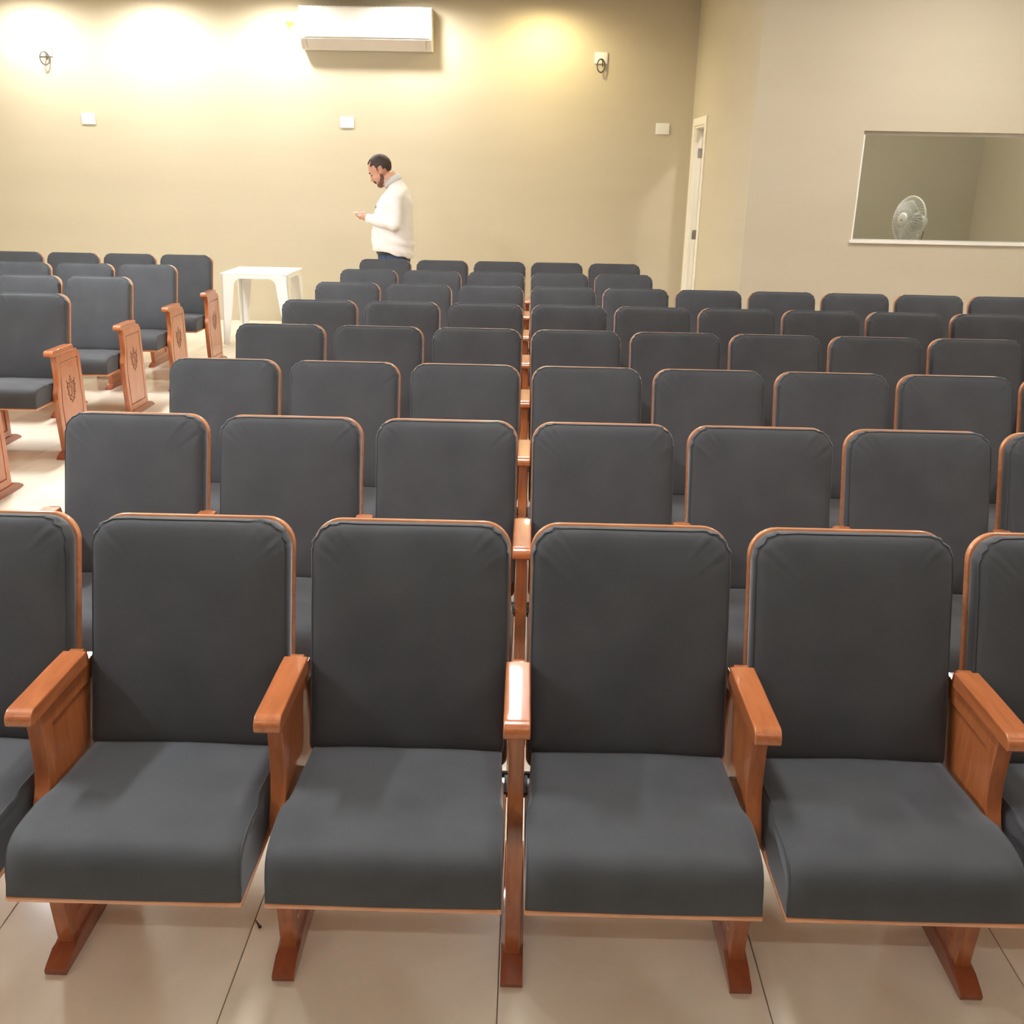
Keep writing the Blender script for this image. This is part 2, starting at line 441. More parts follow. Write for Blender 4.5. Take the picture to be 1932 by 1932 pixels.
def frame_mesh():
    bm = NB()
    f = [(-.397, .636), (-.393, .58), (-.391, .53), (-.393, .49), (-.401, .455), (-.413, .43), (-.424, .412), (-.430, .392), (-.431, .34), (-.424, .2), (-.408, .03)]
    b = [(-.365, .03), (-.383, .2), (-.386, .34), (-.368, .45), (-.352, .53), (-.348, .636)]
    prism(bm, f + b, -.0175, .0175, .003, 2)
    prism(bm, [(-.108, .636), (-.075, .605), (-.066, .3), (-.07, .03), (-.115, .03), (-.108, .3), (-.112, .60), (-.13, .636)], -.0175, .0175, .003, 2)
    box(bm, -.0168, .0168, -.37, -.11, .585, .635, .003)
    box(bm, -.0168, .0168, -.385, -.10, .038, .085, .003)
    return bm
def panel_mesh():
    bm = NB()
    prism(bm, [(-.392, .07), (-.395, .36), (-.360, .50), (-.355, .60), (-.105, .60), (-.105, .07)], -.0105, .0105)
    return bm
def end_panel_mesh(s=1):
    # raised outer board with a groove all round, on the aisle face
    bm = NB(); x0, x1 = (.011, .0172) if s > 0 else (-.0172, -.011)
    prism(bm, [(-.364, .092), (-.380, .33), (-.360, .45), (-.345, .578), (-.119, .578), (-.113, .3), (-.119, .092)], x0, x1, .0015, 1)
    return bm
def arm_mesh():
    bm = NB()
    pr = [(-.176, .6365), (-.176, .6720), (-.25, .6730), (-.40, .6720)]
    for j in range(0, 9):                      # rolled nose
        a = R(90 + 90*j/8); pr.append((-.430 + .024*math.cos(a), .6480 + .0240*math.sin(a)))
    pr += [(-.4545, .642), (-.451, .6375)]
    prism(bm, pr, -.0285, .0285, .0035, 3)
    return bm
def arm_block_mesh():
    bm = NB(); prism(bm, [(-.177, .6362), (-.177, .6700), (-.160, .6700), (-.149, .662), (-.142, .6362)], -.0165, .0165, .002, 2)
    return bm
def foot_mesh():
    bm = NB()
    prism(bm, [(-.470, 0), (-.472, .011), (-.462, .018), (-.425, .034), (-.396, .043), (-.376, .043), (-.04, .043), (-.01, .034), (.026, .016), (.034, .010), (.033, 0)], -.0255, .0255, .002, 2)
    for v in bm.verts:
        if v.co.y < -.386 and v.co.z > .038: v.co.x *= .72
    return bm
def ribbon(bm, pts, w, x, closed=False):
    """flat stroke in the yz plane at x, slight thickness"""
    n = len(pts)
    for i in range(n if closed else n-1):
        a, b = Vector(pts[i]), Vector(pts[(i+1) % n]); d = (b-a)
        if d.length < 1e-6: continue
        d.normalize(); p = Vector((-d.y, d.x))*w/2; a2, b2 = a-d*w*.35, b+d*w*.35
        q = [a2+p, b2+p, b2-p, a2-p]
        A = [bm.verts.new((x, v.x, v.y)) for v in q]; B = [bm.verts.new((x+(.0009 if x > 0 else -.0009), v.x, v.y)) for v in q]
        bm.faces.new(A); bm.faces.new(B[::-1])
        for j in range(4): bm.faces.new((A[j], A[(j+1) % 4], B[(j+1) % 4], B[j]))
def crest_mesh(s=1):
    bm = NB(); x = .0172*s; cy, cz = -.243, .395; k = 1.0
    def P(l): return [(cy+a*k, cz+b*k) for a, b in l]
    sh = [(-.045, .052), (-.022, .044), (0, .052), (.022, .044), (.045, .052), (.049, .02), (.043, -.02), (.026, -.05), (0, -.070), (-.026, -.05), (-.043, -.02), (-.049, .02)]
    ribbon(bm, P(sh), .0065, x, True)
    ribbon(bm, P([(a*.72, b*.72) for a, b in sh]), .0028, x, True)
    for a, b in sh[4:] + sh[:1]:               # leaves of the surround
        l = math.hypot(a, b); ribbon(bm, P([(a*1.05, b*1.05), (a*1.24, b*1.22+.004)]), .006, x)
    ribbon(bm, P([(0, .062), (0, .094)]), .004, x); ribbon(bm, P([(-.011, .083), (.011, .083)]), .004, x)
    ribbon(bm, P([(-.020, .058), (-.012, .068), (0, .070), (.012, .068), (.020, .058)]), .0035, x)
    # monogram inside
    ribbon(bm, P([(-.020, .022), (.020, .022)]), .005, x); ribbon(bm, P([(0, .022), (0, -.030), (-.008, -.036), (-.016, -.030)]), .005, x)
    ribbon(bm, P([(.010, .010), (.020, .010), (.020, -.012), (.010, -.020)]), .003, x)
    return bm

def proto(name, bm, m, ang=35):
    bmesh.ops.recalc_face_normals(bm, faces=bm.faces)
    me = bpy.data.meshes.new(name); bm.to_mesh(me); bm.free(); me.materials.append(m)
    me.polygons.foreach_set('use_smooth', [True]*len(me.polygons)); me.set_sharp_from_angle(angle=R(ang))
    if ang > 50: return me
    o = bpy.data.objects.new('tmp', me); COL.objects.link(o)        # area-weighted normals keep the flats flat beside their bevels
    w = o.modifiers.new('w', 'WEIGHTED_NORMAL'); w.keep_sharp = True
    dg = bpy.context.evaluated_depsgraph_get(); dg.update()
    me2 = bpy.data.meshes.new_from_object(o.evaluated_get(dg)); me2.name = name
    bpy.data.objects.remove(o); bpy.data.meshes.remove(me)
    return me2
P_SHELL = proto('back_shell', shell_mesh(), WOOD_X)
P_CUSH = [proto('back_cushion', cushion_mesh(s), FAB, 60) for s in (1, 2, 3, 4)]
P_SEAT = [proto('seat_cushion', seat_mesh(s), FAB, 60) for s in (5, 6, 7)]
P_BOARD = proto('seat_board', seat_board_mesh(), WOOD_X)
P_FRAME = proto('side_frame', frame_mesh(), WOOD_V)
P_PANEL = proto('side_panel', panel_mesh(), WOOD_V)
P_END = {1: proto('aisle_panel', end_panel_mesh(1), WOOD_V), -1: proto('aisle_panel', end_panel_mesh(-1), WOOD_V)}
P_ARM = proto('armrest', arm_mesh(), WOOD_H)
P_BLK = proto('armrest_end', arm_block_mesh(), WOOD_H)
P_FOOT = proto('foot_rail', foot_mesh(), WOOD_D)
P_CREST = {1: proto('crest', crest_mesh(1), ENG), -1: proto('crest', crest_mesh(-1), ENG)}
def part(name, me, parent, loc=(0, 0, 0)):
    o = bpy.data.objects.new(name, me); link(o, parent); o.location = loc; return o
def bracket_mesh():
    bm = NB(); box(bm, -.2415, -.232, -.25, -.17, .352, .366); box(bm, .232, .2415, -.25, -.17, .352, .366)
    tube(bm, [(-.24, -.17, .36), (.24, -.17, .36)], .010, 10)
    return bm
P_BRK = proto('hinge_bar', bracket_mesh(), mat('black_steel', (.03, .028, .026), .45))

def side(t, x, end=0):
    f = part('side_frame', P_FRAME, t, (x, 0, 0))
    part('side_panel', P_PANEL, f); part('armrest', P_ARM, f); part('armrest_end', P_BLK, f); part('foot_rail', P_FOOT, f)
    if end:
        part('aisle_panel', P_END[end], f); c = part('crest', P_CREST[end], f); c['label'] = 'engraved shield crest under a small cross'
PITCH = .52
def chair(x, y, rz, label, group, i, end=0, left=0):
    t = thing('auditorium_chair', label, 'chair', (x, y, 0), rz, group)
    part('back_shell', P_SHELL, t); part('back_cushion', P_CUSH[i % 4], t)
    s = part('seat_cushion', P_SEAT[i % 3], t); part('seat_board', P_BOARD, t); part('hinge_bar', P_BRK, t)
    side(t, PITCH/2, end)
    if left: side(t, -PITCH/2, -1)
    return t
ORD = ['front', 'second', 'third', 'fourth', 'fifth', 'sixth', 'seventh', 'rearmost']
NTH = ['at the aisle end', 'second from the aisle', 'third from the aisle', 'fourth from the aisle', 'fifth from the aisle', 'sixth from the aisle',
       'seventh from the aisle', 'eighth from the aisle', 'ninth from the aisle', 'tenth from the aisle']
rows = {1: (-.0013, 2.218, .0017, 6), 2: (.0017, 3.213, -.004, 7), 3: (.0009, 4.206, -.0111, 8), 4: (-.0024, 5.219, -.0092, 9),
        5: (-.0037, 6.235, -.0101, 9), 6: (-.0081, 7.239, -.0186, 10), 7: (-.0065, 8.226, -.0069, 5), 8: (-.0076, 9.187, -.0024, 5)}
for k, (dx, y0, sl, n) in rows.items():
    for i in range(n):
        X = (i-2.5)*PITCH
        j = random.uniform(-.004, .004)
        chair(X+dx, y0+sl*X, sl, 'charcoal padded auditorium chair, %s row of the main block, %s' % (ORD[k-1], NTH[i]),
              'auditorium chairs of the main block', i+k*3, 0, 1 if i == 0 else 0)
lrows = {4: (5.25, 1), 5: (6.28, 2), 6: (7.315, 2), 7: (8.275, 3), 8: (9.235, 4)}
LORD = {4: 'nearest', 5: 'second', 6: 'third', 7: 'fourth', 8: 'rearmost'}
for k, (y0, n) in lrows.items():
    for i in range(n):
        lb = 'charcoal padded auditorium chair left of the aisle, %s row there, %s' % (LORD[k], NTH[i])
        if i == 0: lb = 'charcoal auditorium chair with crested aisle panel left of the aisle, %s row there' % LORD[k]
        chair(-3.14-i*PITCH, y0, -.004, lb, 'auditorium chairs left of the aisle', i+k, 1 if i == 0 else 0)

# ------------------------------------------------------------------ air conditioner
ac = thing('air_conditioner', 'white wall-mounted split air conditioner high on the back wall', 'air conditioner', (-1.80, 11.727, 2.945))
def acx(bm, prof, x0, x1, bev=.008): prism(bm, prof, x0, x1, bev, 3)
body = [(0, .0), (0, .415), (-.16, .415), (-.20, .408), (-.222, .395), (-.232, .37), (-.230, .13), (-.222, .105), (-.10, .0)]
bm = NB(); acx(bm, body, -.70, .70, .01); auto(obj('casing', bm, WHITE, ac), 30)
bm = NB(); prism(bm, [(-.2325, .37), (-.2375, .366), (-.2375, .118), (-.232, .108)], -.672, .672, .002, 1); obj('front_panel', bm, WHITE, ac)
bm = NB(); prism(bm, [(-.221, .098), (-.226, .094), (-.112, .000), (-.106, .004)], -.64, .64, .001, 1); obj('air_flap', bm, WHITE2, ac)
for sx in (-1, 1):
    bm = NB(); prism(bm, [(-.220, .098), (-.2235, .094), (-.1115, .001), (-.107, .005)], sx*.672 - .026, sx*.672 + .026, .001, 1); obj('end_louvre', bm, WHITE2, ac)
bm = NB(); box(bm, -.60, .60, -.15, -.03, .4155, .419)
for i in range(24): box(bm, -.59+i*.05, -.582+i*.05, -.15, -.03, .419, .424)
obj('top_grille', bm, WHITE2, ac)
for s_ in (-1, 1):
    bm = NB(); acx(bm, [(0, -.002), (0, .417), (-.16, .417), (-.202, .410), (-.226, .39), (-.228, .36), (-.226, .11), (-.205, .07), (-.13, -.002)], min(s_*.688, s_*.706), max(s_*.688, s_*.706), .003); obj('end_cap', bm, CREAM, ac)

# ------------------------------------------------------------------ wall plates
def plate(x, z, label, w=.076, h=.058):
    t = thing('socket_plate', label, 'socket', (x, YB-.001, z), 0, 'blank plates on the back wall')
    bm = NB(); box(bm, -w, w, -.010, 0, -h, h, .004, 3); auto(obj('plate', bm, WHITE, t))
    bm = NB()
    for sx in (-.036, 0, .036): box(bm, sx-.0155, sx+.0155, -.0118, -.0095, -.022, .022, .001, 1)
    obj('module', bm, WHITE, t)
plate(-4.972, 2.207, 'white socket plate on the back wall, leftmost of the lower three')
plate(-2.068, 2.218, 'white socket plate on the back wall, above the standing man')
plate(1.447, 2.212, 'white socket plate on the back wall, nearest the door')
def cable_box(x, z, label, rot):
    t = thing('cable_outlet', label, 'wall outlet', (x, YB-.001, z), 0, 'cable outlets high on the back wall')
    bm = NB(); box(bm, -.07, .07, -.016, 0, -.055, .06, .004, 2); auto(obj('plate', bm, WHITE, t))
    bm = NB(); pts = []
    rnd = random.Random(3)
    for i in range(64):
        a = 2*math.pi*i/21.3+1.57; rr = 1+.05*math.sin(i*.7)
        px, py, pz = .042*rr*math.cos(a), -.045-.012*math.sin(i*.3), -.078+.066*rr*math.sin(a)
        pts.append((px*math.cos(rot), py+px*math.sin(rot), pz))
    pts = [(0, -.012, -.01)] + pts + [(pts[-1][0]+.01, -.03, -.09)]
    tube(bm, pts, .0052, 8); obj('coiled_cable', bm, CABLE, t, True)
cable_box(-5.36, 2.893, 'white cable outlet with coiled cable, upper left of the back wall', .5)
cable_box(.73, 2.915, 'white cable outlet with coiled cable right of the air conditioner', 0.1)
# rough hole left of the air conditioner with wire stubs
OLIVE = mat('raw_plaster', (.30, .26, .05), .9); noise_col(OLIVE, (.26, .22, .04), (.45, .40, .10), (1, 1, 1), 30., 3.)
YEL = mat('yellow_wire', (.75, .70, .12), .5); noise_col(YEL, (.70, .64, .10), (.8, .75, .2), (1, 1, 1), 10., 2.)
t = thing('wall_hole', 'small rough hole with yellow wires left of the air conditioner', 'hole', (-2.655, YB-.001, 3.185))
bm = NB(); prism(bm, [(-.055, .04), (.055, .035), (.03, .01), (-.005, -.035), (-.03, .005)], -.003, 0, 0, 1, 'y'); obj('broken_plaster', bm, OLIVE, t)
bm = NB(); tube(bm, [(-.04, 0, .0), (-.02, -.03, -.02), (.02, -.04, -.05), (.045, -.02, -.03)], .004, 8)
tube(bm, [(.05, 0, .02), (.04, -.03, .0), (.02, -.035, -.02), (-.03, -.02, -.015)], .004, 8); obj('wire', bm, YEL, t, True)

# ------------------------------------------------------------------ white plastic table
t = thing('plastic_table', 'white square plastic table against the back wall by the aisle', 'table', (-2.775, 10.42, 0))
hw, hd, th = .330, .33, .72
bm = NB(); box(bm, -hw-.01, hw+.01, -hd-.01, hd+.01, th-.022, th, .010, 3); auto(obj('tabletop', bm, WHITE, t))
bm = NB()
for s in (-1, 1):
    box(bm, -hw+.03, hw-.03, s*hd-.006, s*hd+.006, th-.055, th-.018); box(bm, s*hw-.006, s*hw+.006, -hd+.03, hd-.03, th-.055, th-.018)
obj('apron', bm, WHITE, t)
for sx in (-1, 1):
    for sy in (-1, 1):
        bm = NB()
        # L-shaped tapering leg: two wings meeting at the corner, splayed a little outwards, curved into the apron
        def wing(pr, ax):
            b2 = bmesh.new()
            prism(b2, pr, 0, .009, .0, 1, ax); return b2
        top, sp = th-.018, .022
        for ax in ('y', 'x'):
            H, Dp = (hw, hd) if ax == 'y' else (hd, hw)
            pr = [(0, top), (-.20, top), (-.20, top-.037), (-.165, top-.042), (-.135, top-.06), (-.118, top-.09), (-.105, top-.2), (-.055+sp, 0), (sp, 0)]
            b2 = bmesh.new(); prism(b2, pr, -.009, 0, 0, 1, ax)
            for v in b2.verts:
                a, d = (v.co.x, v.co.y) if ax == 'y' else (v.co.y, v.co.x)
                z = v.co.z; off = (1-z/top)*sp
                a2 = (a + H); d2 = (d + Dp + off)
                if ax == 'y': v.co.x, v.co.y = sx*a2, sy*d2
                else: v.co.y, v.co.x = sy*a2, sx*d2
            merge(bm, b2)
        obj('leg', bm, WHITE, t)

# ------------------------------------------------------------------ loose screw on the floor
sc = NB(); tube(sc, [(-.016, 0, .003), (.012, 0, .004)], [.0012, .0028], 8); tube(sc, [(.012, 0, .0042), (.0145, 0, .0042)], .0042, 10)
o = obj('screw', sc, mat('dark_steel', (.08, .07, .06), .4, .8), None, True); o.location = (-.623, 1.92, 0); o.rotation_euler = (0, 0, R(-55))
tag(o, 'small dark screw lying on a floor tile below the front row', 'screw')

# ------------------------------------------------------------------ pedestal fan in the booth
FANM = mat('fan_white', (.80, .80, .78), .4); noise_col(FANM, (.78, .78, .76), (.84, .84, .82), (1, 1, 1), 6., 2.)
FANB = mat('fan_blade', (.72, .74, .74), .3); noise_col(FANB, (.70, .72, .72), (.76, .78, .78), (1, 1, 1), 6., 2.)
fan = thing('pedestal_fan', 'white pedestal fan behind the booth window', 'fan', (3.345, 9.10, 0))
fz = 1.392
ax = Vector((-.93, -.33, .08)).normalized()
MR = Matrix.Translation((0, 0, fz)) @ ax.to_track_quat('Z', 'Y').to_matrix().to_4x4()
bm = NB(); FR = .205
for rad_, zz, rt in ((FR, 0, .006), (FR*.985, -.012, .004), (FR*.5, .056, .0022), (FR*.5, -.06, .0022), (FR*.78, .034, .002)):
    tube(bm, [MR @ Vector((rad_*math.cos(R(a)), rad_*math.sin(R(a)), zz)) for a in range(0, 360, 10)], rt, 8, True)
obj('guard_ring', bm, FANM, fan, True)
for s, nm in ((1, 'front_guard'), (-1, 'rear_guard')):
    bm = NB()
    for i in range(44):
        a0 = 2*math.pi*i/44; pts = []
        for rr_, zz in ((.055, .068), (.10, .060), (.15, .042), (.19, .016), (FR, 0)):
            a = a0 + (.25*(FR-rr_)/FR if s > 0 else 0)
            pts.append(MR @ Vector((rr_*math.cos(a), rr_*math.sin(a), s*zz)))
        tube(bm, pts, .0022, 5)
    o = obj(nm, bm, FANM, fan, True)
bm = NB(); lathe(bm, [(0, .078), (.045, .076), (.062, .070), (.062, .062), (0, .062)], 24, MR); obj('centre_badge', bm, FANM, fan, True)
bm = NB(); lathe(bm, [(0, .0805), (.010, .0800), (.012, .077), (0, .077)], 12, MR); obj('badge_dot', bm, mat('fan_grey', (.3, .3, .31), .5), fan, True)
for i in range(3):
    bm = NB(); A = []
    for j, rr_ in enumerate((.03, .07, .12, .165, .178)):
        wd = (.28, .50, .62, .52, .3)[j]
        A.append([(bm.verts.new(MR @ Vector((rr_*math.cos(a), rr_*math.sin(a), zt+dz_))), bm.verts.new(MR @ Vector((rr_*math.cos(a), rr_*math.sin(a), zt+dz_-.003))))
                  for q in range(5) for a, zt, dz_ in [(2.094*i + wd*(q/2-1), -.025+.05*(q/4), 0)]])
    for P_, Q_ in zip(A, A[1:]):
        for q in range(4):
            for w_ in (0, 1): bm.faces.new((P_[q][w_], P_[q+1][w_], Q_[q+1][w_], Q_[q][w_]))
    for q in range(4):
        for F in (A[0], A[-1]): bm.faces.new((F[q][0], F[q+1][0], F[q+1][1], F[q][1]))
    for P_, Q_ in zip(A, A[1:]):
        for q in (0, 4): bm.faces.new((P_[q][0], Q_[q][0], Q_[q][1], P_[q][1]))
    obj('blade', bm, FANB, fan, True)
bm = NB(); lathe(bm, [(0, -.055), (.05, -.06), (.058, -.08), (.055, -.14), (.042, -.175), (.02, -.185), (0, -.186)], 20, MR)
obj('motor_housing', bm, FANM, fan, True)
bm = NB(); mpos = MR @ Vector((0, 0, -.115))
tube(bm, [mpos, (mpos.x, mpos.y, fz-.10)], .02, 12); tube(bm, [(mpos.x, mpos.y, fz-.09), (mpos.x, mpos.y, .7)], .012, 12)
tube(bm, [(mpos.x, mpos.y, .72), (mpos.x, mpos.y, .03)], .017, 12); obj('pole', bm, FANM, fan, True)
bm = NB(); lathe(bm, [(0, .05), (.03, .048), (.04, .03), (.19, .016), (.2, .008), (.2, 0), (0, 0)], 32, Matrix.Translation((mpos.x, mpos.y, 0))); obj('base', bm, FANM, fan, True)
bm = NB(); tube(bm, [mpos+Vector((.03, 0, -.03)), mpos+Vector((.055, .01, -.10)), mpos+Vector((.03, .0, -.22)), mpos+Vector((.02, 0, -.45))], .004, 8)
obj('power_cord', bm, CABLE, fan, True)

# ------------------------------------------------------------------ the standing man
PX, PY = -1.33, 9.90
man = thing('person', 'man in white shirt and jeans standing behind the chairs looking at a phone', 'person', (PX, PY, 0))
SKIN = mat('skin', (.62, .33, .22), .55); nodes(SKIN)[2].inputs['Subsurface Weight'].default_value = .1
noise_col(SKIN, (.56, .27, .18), (.68, .37, .26), (1, 1, 1), 14., 3.)
nodes(SKIN)[2].inputs['Subsurface Radius'].default_value = (.02, .01, .005)
HAIR = mat('dark_hair', (.035, .022, .016), .6); noise_col(HAIR, (.022, .014, .011), (.055, .036, .026), (30, 30, 8), 3., 4., bump=.5, bdist=.004)
BEARD = mat('short_beard', (.11, .06, .04), .8); noise_col(BEARD, (.07, .035, .025), (.20, .10, .07), (1, 1, 1), 90., 3., bump=.4)
SHIRT = mat('white_shirt', (.86, .85, .83), .8); noise_col(SHIRT, (.84, .83, .81), (.89, .88, .86), (1, 1, 1), 6., 3.)
JEAN = mat('blue_denim', (.035, .06, .13), .8); noise_col(JEAN, (.02, .035, .08), (.05, .085, .17), (1, 1, 1), 40., 3.)
SHOE = mat('brown_leather', (.08, .04, .02), .4); noise_col(SHOE, (.06, .03, .015), (.1, .05, .03), (1, 1, 1), 10., 2.)
EYEW = mat('eye', (.75, .72, .70), .2); noise_col(EYEW, (.30, .25, .22), (.36, .30, .27), (1, 1, 1), 10., 2.)
BELT = mat('black_belt', (.02, .02, .022), .4); noise_col(BELT, (.018, .018, .02), (.03, .03, .03), (1, 1, 1), 20., 2.)

def remesh(bm, voxel, sm=2, smf=.5, name='tmp'):
    bmesh.ops.recalc_face_normals(bm, faces=bm.faces)
    me = bpy.data.meshes.new(name); bm.to_mesh(me); bm.free()
    o = bpy.data.objects.new('tmp', me); COL.objects.link(o)
    r = o.modifiers.new('r', 'REMESH'); r.mode = 'VOXEL'; r.voxel_size = voxel
    s = o.modifiers.new('s', 'SMOOTH'); s.iterations = sm; s.factor = smf
    dg = bpy.context.evaluated_depsgraph_get(); dg.update()
    me2 = bpy.data.meshes.new_from_object(o.evaluated_get(dg))
    bpy.data.objects.remove(o); bpy.data.meshes.remove(me)
    me2.polygons.foreach_set('use_smooth', [True]*len(me2.polygons))
    return me2
HM = Matrix.Translation((-.108, 0, 1.722)) @ Matrix.Rotation(R(-31), 4, 'Y') @ Matrix.Scale(1.10, 4)
# head-local: face towards -x, z up
bm = NB()
ell(bm, (.010, 0, .035), (.100, .077, .092), HM)        # cranium
ell(bm, (-.030, 0, .030), (.068, .068, .078), HM)       # forehead
ell(bm, (-.040, 0, -.035), (.058, .060, .075), HM)      # face
ell(bm, (-.052, 0, -.092), (.036, .040, .030), HM)      # chin
ell(bm, (-.015, 0, -.070), (.055, .056, .045), HM)      # jaw
ell(bm, (-.088, 0, .018), (.014, .042, .010), HM)       # brow
tube(bm, [HM @ Vector(p) for p in ((-.092, 0, .008), (-.106, 0, -.018), (-.117, 0, -.036))], [.008, .010, .0125], 10)  # nose
ell(bm, (-.101, .012, -.038), (.011, .008, .008), HM); ell(bm, (-.101, -.012, -.038), (.011, .008, .008), HM)
ell(bm, (-.090, 0, -.058), (.012, .022, .008), HM); ell(bm, (-.088, 0, -.070), (.011, .020, .007), HM)  # lips
ell(bm, (-.072, .036, -.022), (.022, .018, .018), HM); ell(bm, (-.072, -.036, -.022), (.022, .018, .018), HM)  # cheeks
for s in (-1, 1):                                      # ears
    tube(bm, [HM @ Vector(p) for p in ((.000, s*.074, -.030), (.012, s*.090, -.015), (.018, s*.100, .008), (.006, s*.100, .022), (-.008, s*.086, .014), (-.006, s*.080, -.01), (0, s*.074, -.03))], .0065, 8)
    ell(bm, (.004, s*.080, -.004), (.012, .006, .022), HM)
# neck down into the chest
tube(bm, [(-.075, 0, 1.675), (-.045, 0, 1.635), (.0, 0, 1.585), (.03, 0, 1.50)], [.058, .062, .068, .09], 20)
tube(bm, [(-.03, 0, 1.70), (.01, 0, 1.63), (.04, 0, 1.55)], [.05, .058, .075], 18)
# trunk
loft(bm, [(.01, 0, .86, .13, .165), (.0, 0, .98, .15, .17), (-.01, 0, 1.10, .155, .16), (-.005, 0, 1.22, .15, .165), (.01, 0, 1.35, .145, .185), (.03, 0, 1.45, .13, .19), (.045, 0, 1.53, .09, .15), (.04, 0, 1.57, .06, .08)], 28)
for s in (-1, 1):
    ell(bm, (.045, s*.185, 1.485), (.065, .060, .065))
    if s < 0: sh, elb, wr, pl = (.045, -.205, 1.48), (.045, -.245, 1.235), (-.215, -.125, 1.283), (-.285, -.075, 1.305)
    else: sh, elb, wr, pl = (.045, .205, 1.48), (.035, .255, 1.225), (-.20, .10, 1.275), (-.275, .045, 1.292)
    tube(bm, [sh, tuple((Vector(sh)*.5+Vector(elb)*.5)), elb], [.055, .048, .040], 14)
    e, w_ = Vector(elb), Vector(wr); tube(bm, [e, e.lerp(w_, .3), e.lerp(w_, .8), w_], [.040, .042, .030, .027], 14)
    p = Vector(pl); d = (p-w_).normalized()
    tube(bm, [w_, w_.lerp(p, .35), w_.lerp(p, .8), p+d*.008], [.026, .031, .034, .026], 12)
    # legs
    loft(bm, [(.0-.02*s, s*.105, .06, .050, .042), (.01-.02*s, s*.105, .12, .040, .037), (.015-.02*s, s*.105, .32, .056, .052), (-.005-.01*s, s*.100, .50, .058, .055), (.0, s*.095, .70, .078, .075), (.01, s*.09, .90, .10, .092)], 18)
    loft(bm, [(-.06-.02*s, s*.11, .015, .12, .035), (-.05-.02*s, s*.108, .05, .10, .035), (-.01-.02*s, s*.105, .09, .05, .035)], 16)
# fingers: left hand cradles the phone from below, thumb over its face; right hand taps
def finger(bm, pts, r0, r1):
    n = len(pts); tube(bm, pts, [r0+(r1-r0)*i/(n-1) for i in range(n)], 8)
    ell(bm, pts[-1], (r1*1.02,)*3, None, 8, 6)
L_, base = .074, Vector((-.300, -.072, 1.306))
for k, ln in enumerate((.95, 1.05, 1.0, .82)):
    y0 = -.105+.021*k; zz = 1.300-.004*k
    finger(bm, [(-.285, y0, zz+.004), (-.312, y0+.002, zz-.002), (-.312-.026*ln, y0+.012, zz+.008), (-.312-.040*ln, y0+.026, zz+.022)], .0095, .0078)
finger(bm, [(-.262, -.055, 1.315), (-.285, -.040, 1.334), (-.312, -.035, 1.347), (-.330, -.034, 1.345)], .0105, .0085)
for k, ln in enumerate((1., 1.08, 1.0, .8)):
    y0 = .02+.020*k; zz = 1.293
    finger(bm, [(-.28, y0, zz), (-.305, y0-.004, zz-.008), (-.318-.014*ln, y0-.014, zz-.012), (-.305-.018*ln, y0-.026, zz-.016)], .0092, .0076)
finger(bm, [(-.262, .025, 1.305), (-.285, .008, 1.332), (-.308, -.002, 1.350), (-.328, -.008, 1.350)], .0102, .0082)
body = bpy.data.objects.new('body', remesh(bm, .0052, 2, .4)); body.data.materials.append(SKIN); link(body, man)

# hair: a shell over the cranium with a receding line, cut by position in head space
bm = NB()
b2 = bmesh.new(); bmesh.ops.create_icosphere(b2, subdivisions=5, radius=1.)
def inhair(p):     # p on unit sphere in head-local axes (x back, -x face)
    x, y, z = p
    ay = abs(y)
    line = -.78 + .42*math.exp(-((ay-.48)/.20)**2)       # temples recede, forelock reaches forward
    if z > .30: return x > line
    if z > -.05: return x > -.30
    if z > -.42 and ay > .62 and x < .36: return -.27 < x < -.09 or x > .19
    if z > -.42: return x > .02
    if z > -.78: return x > .42
    return False
dele = []
for v in b2.verts:
    p = v.co.copy()
    nz_ = .0025*math.sin(p.x*31+p.y*17)*math.sin(p.z*27)
    if inhair(p):
        v.co = HM @ Vector((.008 + p.x*(.107+nz_), p.y*(.083+nz_), .036 + p.z*(.099+nz_)))
    else: dele.append(v)
bmesh.ops.delete(b2, geom=dele, context='VERTS')
ret = bmesh.ops.extrude_face_region(b2, geom=list(b2.faces))
ctr = HM @ Vector((.0, 0, .02))
for g in ret['geom']:
    if isinstance(g, bmesh.types.BMVert): g.co = g.co + (ctr-g.co).normalized()*.022
merge(bm, b2)
obj('hair', bm, HAIR, man, True)
bm = NB()
ell(bm, (-.096, 0, -.0505), (.013, .030, .0065), HM); ell(bm, (-.090, .026, -.060), (.010, .008, .013), HM); ell(bm, (-.090, -.026, -.060), (.010, .008, .013), HM)
obj('moustache', bm, HAIR, man, True)
bm = NB(); ell(bm, (-.058, 0, -.095), (.036, .040, .030), HM)
for s in (-1, 1):
    ell(bm, (-.035, s*.034, -.078), (.034, .0215, .026), HM); ell(bm, (-.012, s*.050, -.050), (.016, .0145, .030), HM); ell(bm, (-.024, s*.044, -.066), (.022, .018, .022), HM)
obj('beard', bm, BEARD, man, True)
for s in (-1, 1):
    bm = NB(); tube(bm, [HM @ Vector(p) for p in ((-.100, s*.012, .024), (-.096, s*.030, .030), (-.084, s*.046, .025))], [.0035, .0045, .003], 8); obj('eyebrow', bm, HAIR, man, True)
    bm = NB(); ell(bm, (-.0850, s*.030, .004), (.0105, .0125, .0065), HM); obj('eye', bm, EYEW, man, True)
    bm = NB(); tube(bm, [HM @ Vector(p) for p in ((-.100, s*.020, .002), (-.1005, s*.030, .0035), (-.096, s*.041, .002))], .0018, 6); obj('eyelashes', bm, HAIR, man, True)

